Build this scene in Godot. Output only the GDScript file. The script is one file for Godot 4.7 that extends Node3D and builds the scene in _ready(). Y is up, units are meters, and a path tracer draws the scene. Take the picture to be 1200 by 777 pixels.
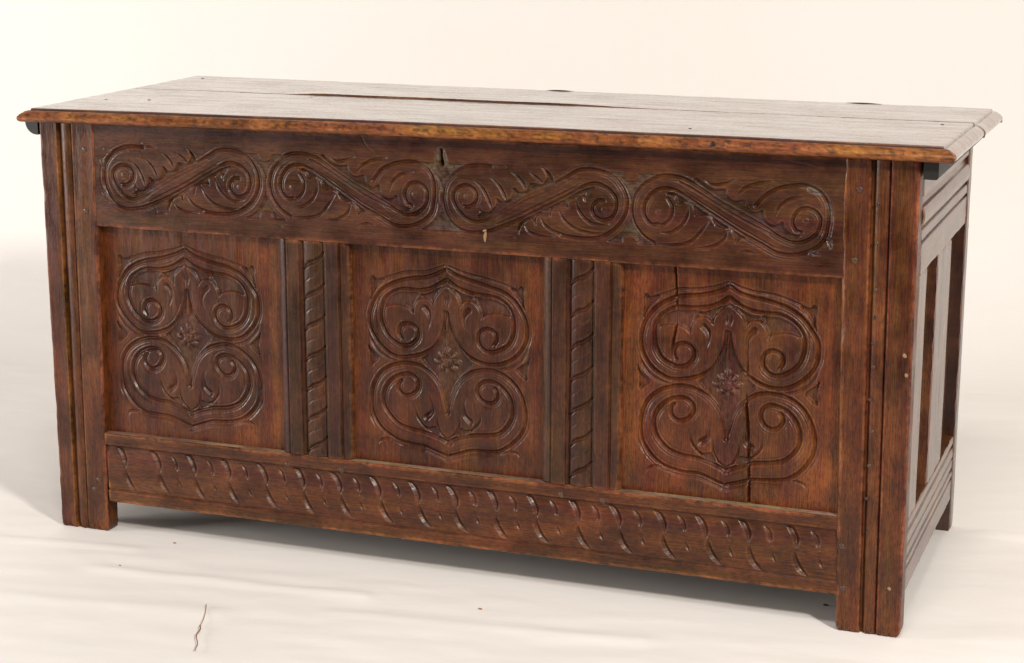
extends Node3D

# One carved oak coffer on a white paper sweep, lit by two studio softboxes and an added overhead light.
const ORIGIN = Vector3(0, 0, -0.26)      # the middle of the coffer's footprint
var rng = RandomNumberGenerator.new()
var n_blotch = FastNoiseLite.new()
var n_fine = FastNoiseLite.new()
var n_warp = FastNoiseLite.new()
var M = {}
var coffer: Node3D
var tex_grain: ImageTexture
var tex_rough: ImageTexture
var tex_relief: ImageTexture

const PANEL_CURVES = [
	["g", [18, 22, 22, 20, 18, 16, 12, 6], 20, [-27, 1457, -160, 1404, -334, 1359, -510, 1335, -708, 1307, -951, 1237, -1129, 1193, -1197, 1241]],
	["g", [28], 30, [-25, 1398, -159, 1330, -332, 1274, -507, 1239, -706, 1200, -882, 1139, -1037, 1039, -1158, 897, -1235, 747, -1273, 588, -1264, 455, -1205, 315, -1090, 180, -953, 80, -794, 27, -593, 34, -394, 97, -219, 224, -103, 399, -41, 580, -20, 757]],
	["g", [6, 18, 20, 20, 14], 20, [-1306, 407, -1235, 211, -1122, 76, -974, -12, -815, -46]],
	["g", [30], 30, [-21, 1247, -154, 1161, -284, 1103, -438, 1070, -592, 1062, -725, 1056, -869, 1001, -990, 899, -1055, 761, -1070, 605, -1038, 452, -957, 325, -843, 246, -730, 207, -608, 222, -509, 309, -485, 421, -525, 507, -615, 550, -715, 535, -769, 475, -783, 385, -743, 304]],
	["p", [0], 26, [-1014, 776, -967, 879, -868, 964, -724, 1015, -591, 1018, -448, 1025, -505, 916, -542, 803, -556, 718, -619, 785, -720, 810, -865, 810]],
	["p", [0], 26, [-432, 1013, -327, 1028, -196, 1088, -88, 1140, -152, 1063, -204, 961, -231, 872, -280, 940, -347, 963, -413, 958]],
	["g", [8, 16, 16, 14], 20, [-1005, 776, -865, 814, -720, 810, -608, 775, -551, 710]],
	["g", [10, 18, 18, 16, 8], 22, [-551, 714, -536, 836, -446, 946, -325, 963, -247, 914, -217, 840]],
	["g", [8, 16, 16, 10], 22, [-231, 872, -194, 995, -109, 1088, -23, 1143]],
	["g", [6, 18, 36, 42], 30, [-314, 480, -273, 627, -294, 746, -355, 818]],
	["g", [5, 26, 5], 20, [-27, 1051, -25, 953, -22, 845]],
	["p", [0], 28, [-19, 725, -45, 558, -102, 377, -208, 213, -337, 69, -403, 1, -300, -119, -152, -294, -46, -518, 9, -770]],
	["g", [28], 30, [9, -793, -26, -617, -116, -369, -265, -194, -456, -89, -680, -61, -904, -120, -1083, -249, -1194, -418, -1248, -616, -1251, -821, -1196, -975, -1068, -1145, -906, -1264, -769, -1306, -587, -1325, -384, -1339, -180, -1401, 38, -1478]],
	["g", [6, 18, 18, 8], 20, [-1286, -620, -1299, -826, -1272, -960, -1183, -1111]],
	["g", [8, 18, 20, 20, 20], 20, [-940, -1291, -767, -1364, -586, -1378, -382, -1394, -179, -1453, 39, -1528]],
	["g", [4, 14, 18, 8], 20, [-1167, -1389, -1115, -1315, -1008, -1289, -882, -1298]],
	["g", [30], 30, [32, -1252, -163, -1172, -389, -1106, -615, -1078, -819, -1027, -946, -915, -1028, -775, -1047, -618, -1000, -455, -889, -321, -744, -246, -598, -237, -500, -317, -493, -440, -581, -545, -704, -566, -789, -502, -808, -414, -769, -338]],
	["g", [6, 18, 34, 44], 30, [-295, -521, -261, -652, -273, -788, -360, -876]],
	["g", [6, 16, 14], 22, [-527, -747, -499, -880, -396, -1009]],
	["g", [6, 16, 16, 12], 22, [-183, -824, -173, -981, -109, -1110, -7, -1193]],
	["p", [0], 24, [-402, -1005, -301, -1028, -196, -1010, -142, -1140, -277, -1119]],
	["p", [0], 26, [-1232, 858, -1216, 1014, -1230, 1190, -1186, 1237, -1129, 1186, -995, 1203, -1127, 1054, -1193, 950]],
	["p", [0], 26, [-1303, 183, -1247, 98, -1109, -24, -1187, -121, -1261, -173, -1257, -15]],
]
const SCROLL_RISING = [
	["g", [26], 30, [-1081, -134, -988, -129, -901, -58, -882, 49, -939, 137, -1052, 175, -1158, 140, -1238, 54, -1239, -69, -1161, -206, -1029, -312, -871, -345, -713, -286, -530, -169, -322, -42, -116, 79, 242, 236, 495, 382, 670, 477, 895, 488, 1120, 432, 1270, 297, 1359, 112, 1349, -80, 1252, -254, 1104, -383, 904, -468, 652, -484, 398, -459]],
	["g", [26], 30, [1024, 69, 937, 64, 862, -12, 863, -108, 927, -182, 1027, -207, 1151, -152, 1212, -16, 1185, 138, 1047, 257, 872, 300, 672, 223, 446, 85, 116, -91, -219, -269, -531, -398, -714, -471, -978, -505, -1163, -462, -1295, -358, -1386, -189, -1411, -17, -1369, 183, -1236, 338, -1103, 423, -919, 464, -658, 464]],
	["g", [13], 22, [-674, -284, -452, -165, -219, -37, 115, 128, 470, 315]],
	["g", [13], 22, [-583, -364, -322, -238, 39, -59, 395, 126, 647, 253]],
	["g", [5, 20, 22, 8], 26, [-933, 255, -790, 140, -699, -27, -655, -142]],
	["g", [5, 20, 22, 8], 26, [-685, 317, -542, 197, -464, 72, -426, -12]],
	["g", [5, 20, 22, 8], 26, [-368, 410, -244, 327, -167, 234, -142, 162]],
	["g", [5, 18, 18, 6], 24, [-90, 407, 12, 352, 89, 296, 127, 261]],
	["p", [0], 30, [-805, -180, -713, -212, -660, -177, -582, -82, -569, 5, -530, -17, -426, -41, -327, 55, -317, 177, -232, 109, -116, 127, -70, 239, -13, 254, 115, 241, 191, 349, 152, 444, 216, 423, 280, 306, 255, 249, -116, 98, -322, -20, -530, -145, -713, -261, -845, -294, -884, -271, -818, -218]],
	["g", [5, 16, 16, 5], 22, [-830, -108, -818, -193, -739, -213, -655, -172]],
	["g", [8, 18, 18, 8], 24, [-569, 5, -504, -45, -400, -30, -327, 55, -322, 165]],
	["g", [8, 18, 18, 8], 24, [-283, 155, -219, 102, -116, 127, -70, 227]],
	["g", [5, 20, 22, 20, 6], 26, [603, 82, 662, -96, 789, -233, 953, -284, 1103, -263]],
	["g", [5, 20, 22, 20, 6], 26, [350, -77, 448, -242, 626, -359, 879, -409, 1104, -383]],
	["g", [5, 20, 22, 8], 26, [70, -191, 168, -344, 347, -430, 627, -486]],
	["g", [5, 18, 18, 6], 24, [-162, -339, -76, -444, 91, -490, 296, -494]],
	["p", [0], 30, [497, -57, 489, 39, 597, 98, 668, 150, 761, 146, 736, 77, 835, 203, 897, 249, 697, 195, 446, 51, 116, -127, -167, -271, -244, -369, -252, -467, -213, -379, -154, -302, -38, -246, 14, -341, 8, -231, 95, -158, 218, -97, 231, -206, 248, -95, 345, -46, 434, -31]],
	["g", [8, 16, 16, 8], 24, [497, -69, 489, 39, 592, 93, 678, 151]],
	["g", [8, 16, 16, 8], 24, [231, -206, 248, -95, 345, -46, 441, -36]],
	["g", [8, 16, 16, 8], 24, [14, -341, 8, -231, 95, -165, 172, -129]],
	["g", [8, 16, 12], 22, [-250, -479, -232, -368, -146, -301]],
	["g", [6, 20, 8], 24, [749, 30, 736, 125, 823, 190]],
	["g", [5, 14, 5], 18, [-453, -559, -374, -539, -291, -544]],
	["g", [5, 14, 5], 18, [-645, 477, -528, 475, -425, 466]],
	["g", [5, 16, 6], 20, [88, 489, 160, 444, 242, 292]],
	["b", [36], 12, [-1040, 16]],
	["b", [44], 12, [1038, -62]],
]
const SCROLL_FALLING = [
	["g", [26], 30, [-1065, -425, -1226, -332, -1363, -158, -1406, 47, -1355, 256, -1212, 418, -1002, 518, -765, 518, -555, 447, -318, 307, -56, 157, 205, 32, 464, -92, 671, -218, 875, -288, 1050, -252, 1196, -130, 1232, 35, 1161, 148, 1022, 185, 907, 129, 853, 0, 900, -118, 976, -143]],
	["g", [26], 30, [-1016, -150, -1122, -157, -1217, -46, -1220, 109, -1129, 263, -972, 349, -788, 333, -602, 233, -365, 93, -102, -57, 160, -207, 420, -330, 653, -442, 881, -453, 1105, -387, 1275, -250, 1331, -71, 1340, 154, 1284, 325, 1176, 431, 1024, 485, 874, 487, 675, 441, 489, 344, 341, 184]],
	["g", [13], 22, [-738, 455, -474, 329, -106, 126, 206, -33, 543, -183]],
	["g", [13], 22, [-656, 307, -340, 133, 2, -64, 314, -222, 599, -369]],
	["g", [22], 26, [-891, 217, -823, 93, -846, -50, -950, -154, -1043, -165]],
	["g", [5, 20, 22, 8], 26, [607, 23, 670, 190, 818, 299, 1005, 334]],
	["g", [5, 20, 22, 8], 26, [70, 283, 169, 402, 358, 482, 572, 521]],
	["g", [5, 18, 18, 8], 24, [-374, 500, -269, 437, -115, 455, 50, 521]],
	["p", [0], 30, [-491, 519, -372, 424, -216, 364, -87, 381, -54, 276, 46, 213, 186, 246, 222, 140, 331, 75, 444, 122, 482, -22, 616, -82, 720, -20, 770, -144, 897, -194, 972, -181, 874, -246, 695, -186, 463, -61, 204, 63, -56, 187, -318, 338, -516, 459]],
	["g", [8, 18, 18, 8], 24, [-80, 389, -54, 281, 46, 213, 186, 251]],
	["g", [8, 18, 18, 8], 24, [198, 252, 227, 140, 331, 75, 450, 122]],
	["g", [8, 18, 18, 8], 24, [444, 122, 482, -22, 611, -83, 720, -13]],
	["g", [8, 18, 18, 8], 24, [720, -20, 769, -136, 885, -192, 991, -137]],
	["g", [8, 16, 16, 6], 22, [-492, 532, -359, 417, -203, 357, -82, 381]],
	["g", [5, 20, 22, 20, 6], 26, [-595, 131, -610, -10, -699, -157, -855, -262, -1001, -266]],
	["g", [5, 20, 22, 20, 6], 26, [-288, -55, -410, -209, -563, -367, -773, -425, -1065, -425]],
	["g", [5, 20, 20, 6], 26, [-34, -168, -95, -312, -249, -412, -470, -454]],
	["g", [5, 18, 6], 24, [103, -484, 239, -454, 360, -479]],
	["p", [0], 30, [-905, 275, -786, 241, -753, 140, -654, 187, -543, 160, -494, 68, -498, -4, -428, 5, -285, 9, -209, -102, -125, -148, 4, -153, 74, -255, 81, -339, 162, -275, 213, -272, -101, -93, -364, 55, -602, 195, -800, 296]],
	["g", [6, 16, 8], 22, [-897, 276, -786, 236, -752, 135]],
	["g", [6, 16, 16, 8], 22, [-667, 186, -549, 160, -494, 68, -503, -9]],
	["g", [6, 16, 16, 8], 22, [-441, 5, -285, 9, -226, -64, -209, -127]],
	["g", [6, 16, 16, 8], 22, [-138, -148, 4, -153, 69, -251, 76, -347]],
	["b", [40], 12, [-1019, 17]],
	["b", [44], 12, [1036, 16]],
]


func _ready():
	rng.seed = 7
	# --- camera
	var cam = Camera3D.new()
	cam.name = "camera"
	cam.fov = 20.153
	cam.near = 0.05
	cam.far = 60.0
	add_child(cam)
	cam.transform = Transform3D(Basis(Vector3.UP, 0.36422) * Basis(Vector3.RIGHT, -0.22695) * Basis(Vector3.BACK, -0.00074), Vector3(1.0402, 0.99437, 2.44544))
	cam.current = true
	# --- the dim studio round about, and the exposure
	var env = Environment.new()
	env.background_mode = Environment.BG_COLOR
	env.background_color = Color(0.29, 0.267, 0.240).linear_to_srgb()
	env.tonemap_mode = Environment.TONE_MAPPER_LINEAR
	env.tonemap_exposure = 1.0
	env.sdfgi_enabled = true
	env.ssao_enabled = true
	env.ssil_enabled = true
	var we = WorldEnvironment.new()
	we.name = "studio"
	we.environment = env
	add_child(we)
	# --- two softboxes outside the frame, plus an added overhead one
	softbox("key_light", Vector3(2.75, 2.45, 2.15), Vector3(0, 0.35, 0), Vector2(0.35, 0.35), 13.0, Color(1.0, 0.968, 0.925))
	softbox("fill_light", Vector3(-3.3, 0.72, 1.5), Vector3(0.0, 0.4, -0.5), Vector2(0.9, 0.7), 7.4, Color(1.0, 0.975, 0.95))
	softbox("added_overhead_light", Vector3(0.7, 3.4, 2.0), Vector3(0.3, 0.2, -0.8), Vector2(0.9, 0.6), 4.5, Color(1.0, 0.975, 0.955))  # added for soft ambient light from above; no such lamp is known
	set_up_noise()
	make_materials()
	make_backdrop()
	coffer = Node3D.new()
	coffer.name = "carved_coffer"
	add_child(coffer)
	coffer.position = ORIGIN
	coffer.set_meta("label", "dark carved oak coffer with three scroll panels under a moulded plank lid")
	coffer.set_meta("category", "chest")
	make_stiles()
	make_top_rail()
	make_bottom_rail()
	make_muntins()
	make_panels()
	make_right_side()
	make_hidden_boards()
	make_lid()
	make_fixings()
	make_crumbs()


func softbox(called, at, target, size, energy, color):
	var l = AreaLight3D.new()
	l.name = called
	l.area_size = size
	l.light_color = color
	l.light_energy = energy
	l.area_range = 12.0
	l.area_attenuation = 2.0
	l.shadow_enabled = true
	add_child(l)
	l.look_at_from_position(at, target, Vector3.UP)


func set_up_noise():
	n_blotch.seed = 3
	n_blotch.frequency = 1.0
	n_blotch.fractal_octaves = 4
	n_fine.seed = 11
	n_fine.frequency = 1.0
	n_fine.fractal_octaves = 3
	n_warp.seed = 23
	n_warp.frequency = 1.0
	n_warp.fractal_octaves = 2


# ---------------------------------------------------------------- materials
func noise_image(seed_, w, h, freq, octaves) -> PackedByteArray:
	var n = FastNoiseLite.new()
	n.seed = seed_
	n.frequency = freq
	n.fractal_octaves = octaves
	var im: Image = n.get_seamless_image(w, h)
	im.convert(Image.FORMAT_L8)
	im.resize(1024, 512, Image.INTERPOLATE_CUBIC)
	return im.get_data()


func make_wood_textures():
	# u runs along the grain (0.6 m to a tile), v across it (0.2 m)
	var pores := noise_image(1, 160, 512, 0.24, 2)
	var fibre := noise_image(2, 64, 512, 0.13, 3)
	var bands := noise_image(3, 8, 256, 0.03, 3)
	var grime := noise_image(4, 512, 256, 0.012, 5)
	var specks := noise_image(5, 1024, 512, 0.22, 2)
	var n := 1024 * 512
	var a := PackedByteArray()
	var r := PackedByteArray()
	var b := PackedByteArray()
	a.resize(n * 3)
	r.resize(n)
	b.resize(n)
	for i in n:
		var p := smoothstep(0.56, 0.74, pores[i] / 255.0)
		var f := fibre[i] / 255.0
		var k := bands[i] / 255.0
		var g := grime[i] / 255.0
		var s := smoothstep(0.62, 0.8, specks[i] / 255.0)
		var v := 0.72 + 0.26 * (f - 0.5) + 0.08 * (k - 0.5) + 0.38 * (g - 0.5) - 0.22 * p - 0.16 * s
		var warm := 0.16 * (k - 0.5) + 0.16 * (f - 0.5)
		a[i * 3] = int(clampf(v + 0.12, 0.1, 1.0) * 255.0)
		a[i * 3 + 1] = int(clampf(v + 0.06 + warm, 0.1, 1.0) * 255.0)
		a[i * 3 + 2] = int(clampf(v + 0.05 - warm, 0.1, 1.0) * 255.0)
		r[i] = int(clampf(0.62 + 0.55 * (g - 0.5) + 0.25 * p + 0.15 * (f - 0.5), 0.0, 1.0) * 255.0)
		b[i] = int(clampf(0.6 - 0.35 * p + 0.4 * (f - 0.5) + 0.2 * (g - 0.5) - 0.15 * s, 0.0, 1.0) * 255.0)
	tex_grain = ImageTexture.create_from_image(Image.create_from_data(1024, 512, false, Image.FORMAT_RGB8, a))
	tex_rough = ImageTexture.create_from_image(Image.create_from_data(1024, 512, false, Image.FORMAT_L8, r))
	tex_relief = ImageTexture.create_from_image(Image.create_from_data(1024, 512, false, Image.FORMAT_L8, b))


func wood(called, rough, coat, coat_rough, relief_cm) -> StandardMaterial3D:
	var m = StandardMaterial3D.new()
	m.resource_name = called
	m.vertex_color_use_as_albedo = true
	m.albedo_texture = tex_grain
	m.roughness = rough
	m.roughness_texture = tex_rough
	m.roughness_texture_channel = BaseMaterial3D.TEXTURE_CHANNEL_RED
	m.heightmap_enabled = true
	m.heightmap_texture = tex_relief
	m.heightmap_scale = relief_cm
	if coat > 0.0:
		m.clearcoat_enabled = true
		m.clearcoat = coat
		m.clearcoat_roughness = coat_rough
	return m


func flat_material(called, color, rough, metal = 0.0) -> StandardMaterial3D:
	var m = StandardMaterial3D.new()
	m.resource_name = called
	m.albedo_color = Color(color.r, color.g, color.b).linear_to_srgb()
	m.roughness = rough
	m.metallic = metal
	return m


func make_materials():
	make_wood_textures()
	M.oak = wood("waxed oak", 0.64, 0.05, 0.25, 0.022)
	M.oak.metallic_specular = 0.42
	var pn = FastNoiseLite.new()
	pn.seed = 77
	pn.frequency = 0.022
	pn.fractal_octaves = 5
	var ramp = Gradient.new()
	ramp.offsets = PackedFloat32Array([0.0, 0.34, 0.52, 1.0])
	ramp.colors = PackedColorArray([Color(0.62, 0.62, 0.62), Color(0.78, 0.78, 0.78), Color(0.97, 0.97, 0.97), Color(1, 1, 1)])
	var patches = NoiseTexture2D.new()      # where the polish is worn through
	patches.width = 80
	patches.height = 256
	patches.seamless = true
	patches.noise = pn
	patches.color_ramp = ramp
	M.lid_oak = wood("worn lid oak", 0.38, 1.0, 0.14, 0.005)
	M.lid_oak.clearcoat_texture = patches
	M.lid_oak.roughness = 0.37
	M.end_oak = wood("polished end oak", 0.36, 0.5, 0.20, 0.0)
	M.end_oak.roughness_texture = null
	M.end_oak.heightmap_enabled = false
	M.iron = flat_material("old iron", Color(0.03, 0.026, 0.024), 0.5, 0.6)
	M.black = flat_material("black stained oak", Color(0.012, 0.011, 0.010), 0.55)
	M.peg = wood("oak peg", 0.6, 0.3, 0.3, 0.03)
	M.straw = flat_material("dry straw", Color(0.32, 0.15, 0.06), 0.8)
	M.bark = flat_material("dark splinter", Color(0.25, 0.105, 0.055), 0.8)
	M.soot = flat_material("black flake", Color(0.01, 0.009, 0.008), 0.7)
	var n = FastNoiseLite.new()
	n.seed = 5
	n.frequency = 0.012
	n.fractal_octaves = 4
	var t = NoiseTexture2D.new()
	t.width = 512
	t.height = 512
	t.seamless = true
	t.noise = n
	var m = StandardMaterial3D.new()
	m.resource_name = "white paper"
	m.vertex_color_use_as_albedo = true
	m.albedo_color = Color(1, 1, 1)
	m.roughness = 0.75
	m.metallic_specular = 0.35
	m.heightmap_enabled = true
	m.heightmap_texture = t
	m.heightmap_scale = 0.10
	m.uv1_scale = Vector3(1.6, 3.2, 1)
	M.paper = m


# ---------------------------------------------------------------- mesh helpers
func commit(called, verts, norms, cols, uvs, index, material, parent) -> MeshInstance3D:
	var arr = []
	arr.resize(Mesh.ARRAY_MAX)
	arr[Mesh.ARRAY_VERTEX] = verts
	arr[Mesh.ARRAY_NORMAL] = norms
	arr[Mesh.ARRAY_COLOR] = cols
	arr[Mesh.ARRAY_TEX_UV] = uvs
	arr[Mesh.ARRAY_INDEX] = index
	var mesh = ArrayMesh.new()
	mesh.add_surface_from_arrays(Mesh.PRIMITIVE_TRIANGLES, arr)
	mesh.surface_set_material(0, material)
	var o = MeshInstance3D.new()
	o.name = called
	o.mesh = mesh
	parent.add_child(o, true)
	return o


# A carved piece: a grid of heights over a quad, with sides and a back.
class Relief:
	var w: float
	var h: float
	var nx: int
	var ny: int
	var dx: float
	var dy: float
	var base := PackedFloat32Array()
	var sunk := PackedFloat32Array()
	var groove := PackedFloat32Array()
	var dust := PackedFloat32Array()
	var patina := PackedFloat32Array()
	var chip: FastNoiseLite
	var foot := 0.0                     # radius of a foot's worn corners
	var ledge := Color(0, 0, 0, 0)     # dust lying along the top edge

	func _init(w_, h_, cell_x, cell_y):
		w = w_
		h = h_
		nx = maxi(2, int(ceil(w / cell_x))) + 1
		ny = maxi(2, int(ceil(h / cell_y))) + 1
		dx = w / (nx - 1)
		dy = h / (ny - 1)
		for a in [base, sunk, groove, dust]:
			a.resize(nx * ny)
			a.fill(0.0)

	static func smooth(p: PackedVector2Array, step: float, closed := false) -> Array:
		var out := PackedVector2Array()
		var along := PackedFloat32Array()
		var n := p.size()
		var last := n if closed else n - 1
		for i in last:
			var a: Vector2 = p[(i - 1 + n) % n] if closed else p[maxi(i - 1, 0)]
			var b: Vector2 = p[i]
			var c: Vector2 = p[(i + 1) % n]
			var d: Vector2 = p[(i + 2) % n] if closed else p[mini(i + 2, n - 1)]
			var m := maxi(1, int(b.distance_to(c) / step))
			for k in m:
				out.append(b.cubic_interpolate(c, a, d, float(k) / m))
				along.append((i + float(k) / m) / last)
		if not closed:
			out.append(p[n - 1])
			along.append(1.0)
		return [out, along]

	func cut(p: PackedVector2Array, widths: Array, depth: float, power := 1.12):
		var cell := maxf(dx, dy)
		var s = smooth(p, minf(dx, dy) * 0.6)
		var pts: PackedVector2Array = s[0]
		var at: PackedFloat32Array = s[1]
		var most := 0.0
		for x in widths:
			most = maxf(most, x)
		for i in pts.size():
			var f: float = at[i] * (widths.size() - 1)
			var k := mini(int(f), widths.size() - 1)
			var real: float = lerpf(widths[k], widths[mini(k + 1, widths.size() - 1)], f - k)
			var r := maxf(real, cell * 0.9)
			var deep := depth * clampf(real / most * 1.15, 0.0, 1.0)
			var c := pts[i]
			var x0 := maxi(0, int((c.x - r) / dx))
			var x1 := mini(nx - 1, int((c.x + r) / dx) + 1)
			var y0 := maxi(0, int((c.y - r) / dy))
			var y1 := mini(ny - 1, int((c.y + r) / dy) + 1)
			for y in range(y0, y1 + 1):
				var ey := y * dy - c.y
				for x in range(x0, x1 + 1):
					var ex := x * dx - c.x
					var q := sqrt(ex * ex + ey * ey) / r
					if q < 1.0:
						var v := deep * (1.0 - pow(q, power))
						var j := y * nx + x
						if v > groove[j]:
							groove[j] = v

	func sink(p: PackedVector2Array, depth: float, dusty := 1.0):
		var poly: PackedVector2Array = smooth(p, 0.002, true)[0]
		var lo := poly[0]
		var hi := poly[0]
		for v in poly:
			lo = lo.min(v)
			hi = hi.max(v)
		for y in range(maxi(0, int(lo.y / dy)), mini(ny - 1, int(hi.y / dy) + 1) + 1):
			for x in range(maxi(0, int(lo.x / dx)), mini(nx - 1, int(hi.x / dx) + 1) + 1):
				if Geometry2D.is_point_in_polygon(Vector2(x * dx, y * dy), poly):
					sunk[y * nx + x] = depth
					dust[y * nx + x] = dusty

	func dome(c: Vector2, r: float, up: float, squash := 1.0):
		for y in range(maxi(0, int((c.y - r) / dy)), mini(ny - 1, int((c.y + r) / dy) + 1) + 1):
			for x in range(maxi(0, int((c.x - r) / dx)), mini(nx - 1, int((c.x + r) / dx) + 1) + 1):
				var q := Vector2(x * dx - c.x, (y * dy - c.y) * squash).length() / r
				if q < 1.0:
					base[y * nx + x] += up * sqrt(1.0 - q * q)

	func soften(a: PackedFloat32Array) -> PackedFloat32Array:
		var b := a.duplicate()
		for y in range(1, ny - 1):
			for x in range(1, nx - 1):
				var j := y * nx + x
				b[j] = (a[j] * 2.0 + a[j - 1] + a[j + 1] + a[j - nx] + a[j + nx]) / 6.0
		return b

	func heights(round_edge: float) -> PackedFloat32Array:
		sunk = soften(sunk)
		groove = soften(groove)
		dust = soften(soften(dust))
		var out := base.duplicate()
		for y in ny:
			var ey := minf(y, ny - 1 - y) * dy
			for x in nx:
				var j := y * nx + x
				var e := minf(minf(x, nx - 1 - x) * dx, ey)
				var v := out[j] - maxf(sunk[j], groove[j])
				var worn := round_edge * (1.0 + 1.1 * chip.get_noise_2d(x * dx * 22.0 + round_edge * 900.0, y * dy * 22.0)) if e < 0.008 else 0.0
				if e < worn:
					var t := worn - e
					v -= (worn - sqrt(maxf(0.0, worn * worn - t * t))) * 0.8
				out[j] = v
		return out


var grain_at := Vector3.ZERO


func wood_color(p: Vector3, tone: Color, upright: bool, wear: float, dust: float) -> Color:
	var s := Vector3(9, 4.5, 9) if upright else Vector3(4.5, 9, 9)
	var q := p * s + grain_at
	var big := n_blotch.get_noise_3dv(q * 0.55)
	var mid := n_fine.get_noise_3dv(q * 3.0 + Vector3(5, 1, 2))
	var spot := n_fine.get_noise_3dv(p * 95.0 + Vector3(9, 3, 1))
	var v := 1.0 + 0.32 * big + 0.16 * mid + 0.28 * spot
	var red := n_blotch.get_noise_3dv(q * 0.8 + Vector3(31, 7, 13))
	var c := Color(tone.r * v * (1.0 + 0.10 * red), tone.g * v * (1.0 - 0.10 * red), tone.b * v * (1.0 - 0.25 * red))
	var black := smoothstep(0.22, 0.65, n_blotch.get_noise_3dv(q * 0.9 + Vector3(3, 51, 17)) + 0.25 * mid)
	c = c.lerp(Color(0.040, 0.023, 0.016), 0.24 * black)
	if wear > 0.0:
		var k := clampf(wear * (0.9 + 1.6 * mid + 1.2 * spot), 0.0, 1.0)
		c = c.lerp(Color(0.36, 0.135, 0.042), k * 0.7)
	if dust > 0.0:
		c = c.lerp(Color(0.125, 0.098, 0.078), clampf(dust * (0.45 + 0.9 * spot + 0.3 * mid), 0.0, 0.85))
	return c


# corners: lower left, lower right, upper right, upper left, seen from the outside
func carve(called, parent, a: Vector3, b: Vector3, c: Vector3, d: Vector3, thick: float, r: Relief, tone: Color, upright: bool, round_edge := 0.002, wear_most := 1.0, material: Material = null) -> MeshInstance3D:
	r.chip = n_warp
	grain_at = Vector3(rng.randf(), rng.randf(), rng.randf()) * 40.0
	var hts := r.heights(round_edge)
	var nx := r.nx
	var ny := r.ny
	var ux := (b - a).normalized()
	var uy := (d - a).normalized()
	var out := ux.cross(uy).normalized()
	var shift := Vector2(rng.randf(), rng.randf())
	var rim := 2 * (nx + ny) - 4
	var total := nx * ny + 2 * rim + 4
	var verts := PackedVector3Array()
	var norms := PackedVector3Array()
	var cols := PackedColorArray()
	var uvs := PackedVector2Array()
	verts.resize(nx * ny)
	norms.resize(nx * ny)
	cols.resize(nx * ny)
	uvs.resize(nx * ny)
	var dust := r.dust
	for y in ny:
		var fv := float(y) / (ny - 1)
		var left := a.lerp(d, fv)
		var right := b.lerp(c, fv)
		for x in nx:
			var j := y * nx + x
			var fu := float(x) / (nx - 1)
			var p := left.lerp(right, fu)
			if r.foot > 0.0 and fv * r.h < r.foot:
				var t := r.foot - minf(x, nx - 1 - x) * r.dx
				if t > 0.0:
					p += uy * maxf(0.0, r.foot - sqrt(maxf(0.0, r.foot * r.foot - t * t)) - fv * r.h)
			var x0 := maxi(x - 1, 0)
			var x1 := mini(x + 1, nx - 1)
			var y0 := maxi(y - 1, 0)
			var y1 := mini(y + 1, ny - 1)
			var gx := (hts[y * nx + x1] - hts[y * nx + x0]) / ((x1 - x0) * r.dx)
			var gy := (hts[y1 * nx + x] - hts[y0 * nx + x]) / ((y1 - y0) * r.dy)
			x0 = maxi(x - 3, 0)
			x1 = mini(x + 3, nx - 1)
			y0 = maxi(y - 3, 0)
			y1 = mini(y + 3, ny - 1)
			var bulge := hts[j] - 0.25 * (hts[y * nx + x0] + hts[y * nx + x1] + hts[y0 * nx + x] + hts[y1 * nx + x])
			var edge := minf(minf(x, nx - 1 - x) * r.dx, minf(y, ny - 1 - y) * r.dy)
			var wear := clampf(bulge / 0.0016, 0.0, 1.0) * 0.5
			if edge < 0.006:
				wear = maxf(wear, 1.25 * (1.0 - edge / 0.006))
			verts[j] = p + out * hts[j] - ORIGIN
			norms[j] = (out - ux * gx - uy * gy).normalized()
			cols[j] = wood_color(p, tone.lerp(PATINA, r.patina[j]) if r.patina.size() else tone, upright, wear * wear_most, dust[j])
			var u := fu * r.w
			var v := fv * r.h
			uvs[j] = (Vector2(v / 0.6, u / 0.2) if upright else Vector2(u / 0.6, v / 0.2)) + shift
	var index := PackedInt32Array()
	index.resize((nx - 1) * (ny - 1) * 6)
	var k := 0
	for y in ny - 1:
		for x in nx - 1:
			var j := y * nx + x
			index[k] = j
			index[k + 1] = j + nx
			index[k + 2] = j + 1
			index[k + 3] = j + 1
			index[k + 4] = j + nx
			index[k + 5] = j + nx + 1
			k += 6
	# the four sides and the back
	var sides = [[range(nx), -uy], [range(nx - 1, nx * ny, nx), ux], [range(nx * ny - 1, nx * (ny - 1) - 1, -1), uy], [range(nx * (ny - 1), -1, -nx), -ux]]
	for side in sides:
		var first := verts.size()
		for j in side[0]:
			var top := verts[j]
			var low := top - out * (thick + hts[j])
			for q in [top, low]:
				verts.append(q)
				norms.append(side[1])
				cols.append(r.ledge if r.ledge.a > 0.0 and side[1].dot(uy) > 0.5 else wood_color(q + ORIGIN, tone, upright, 0.12 * wear_most, 0.0))
				var along: float = (q - verts[0]).dot(uy if absf(side[1].dot(ux)) > 0.5 else ux)
				var deep: float = (q - verts[0]).dot(out)
				uvs.append(Vector2(along / 0.6, deep / 0.2 + 0.31) + shift)
		for i in side[0].size() - 1:
			var f: int = first + i * 2
			index.append_array(PackedInt32Array([f, f + 2, f + 1, f + 1, f + 2, f + 3]))
	var f := verts.size()
	for q in [a, b, c, d]:
		verts.append(q - out * thick - ORIGIN + (uy * r.foot if q == a or q == b else Vector3.ZERO))
		norms.append(-out)
		cols.append(tone)
		uvs.append(Vector2.ZERO)
	index.append_array(PackedInt32Array([f, f + 1, f + 2, f, f + 2, f + 3]))
	return commit(called, verts, norms, cols, uvs, index, material if material else M.oak, parent)


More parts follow.
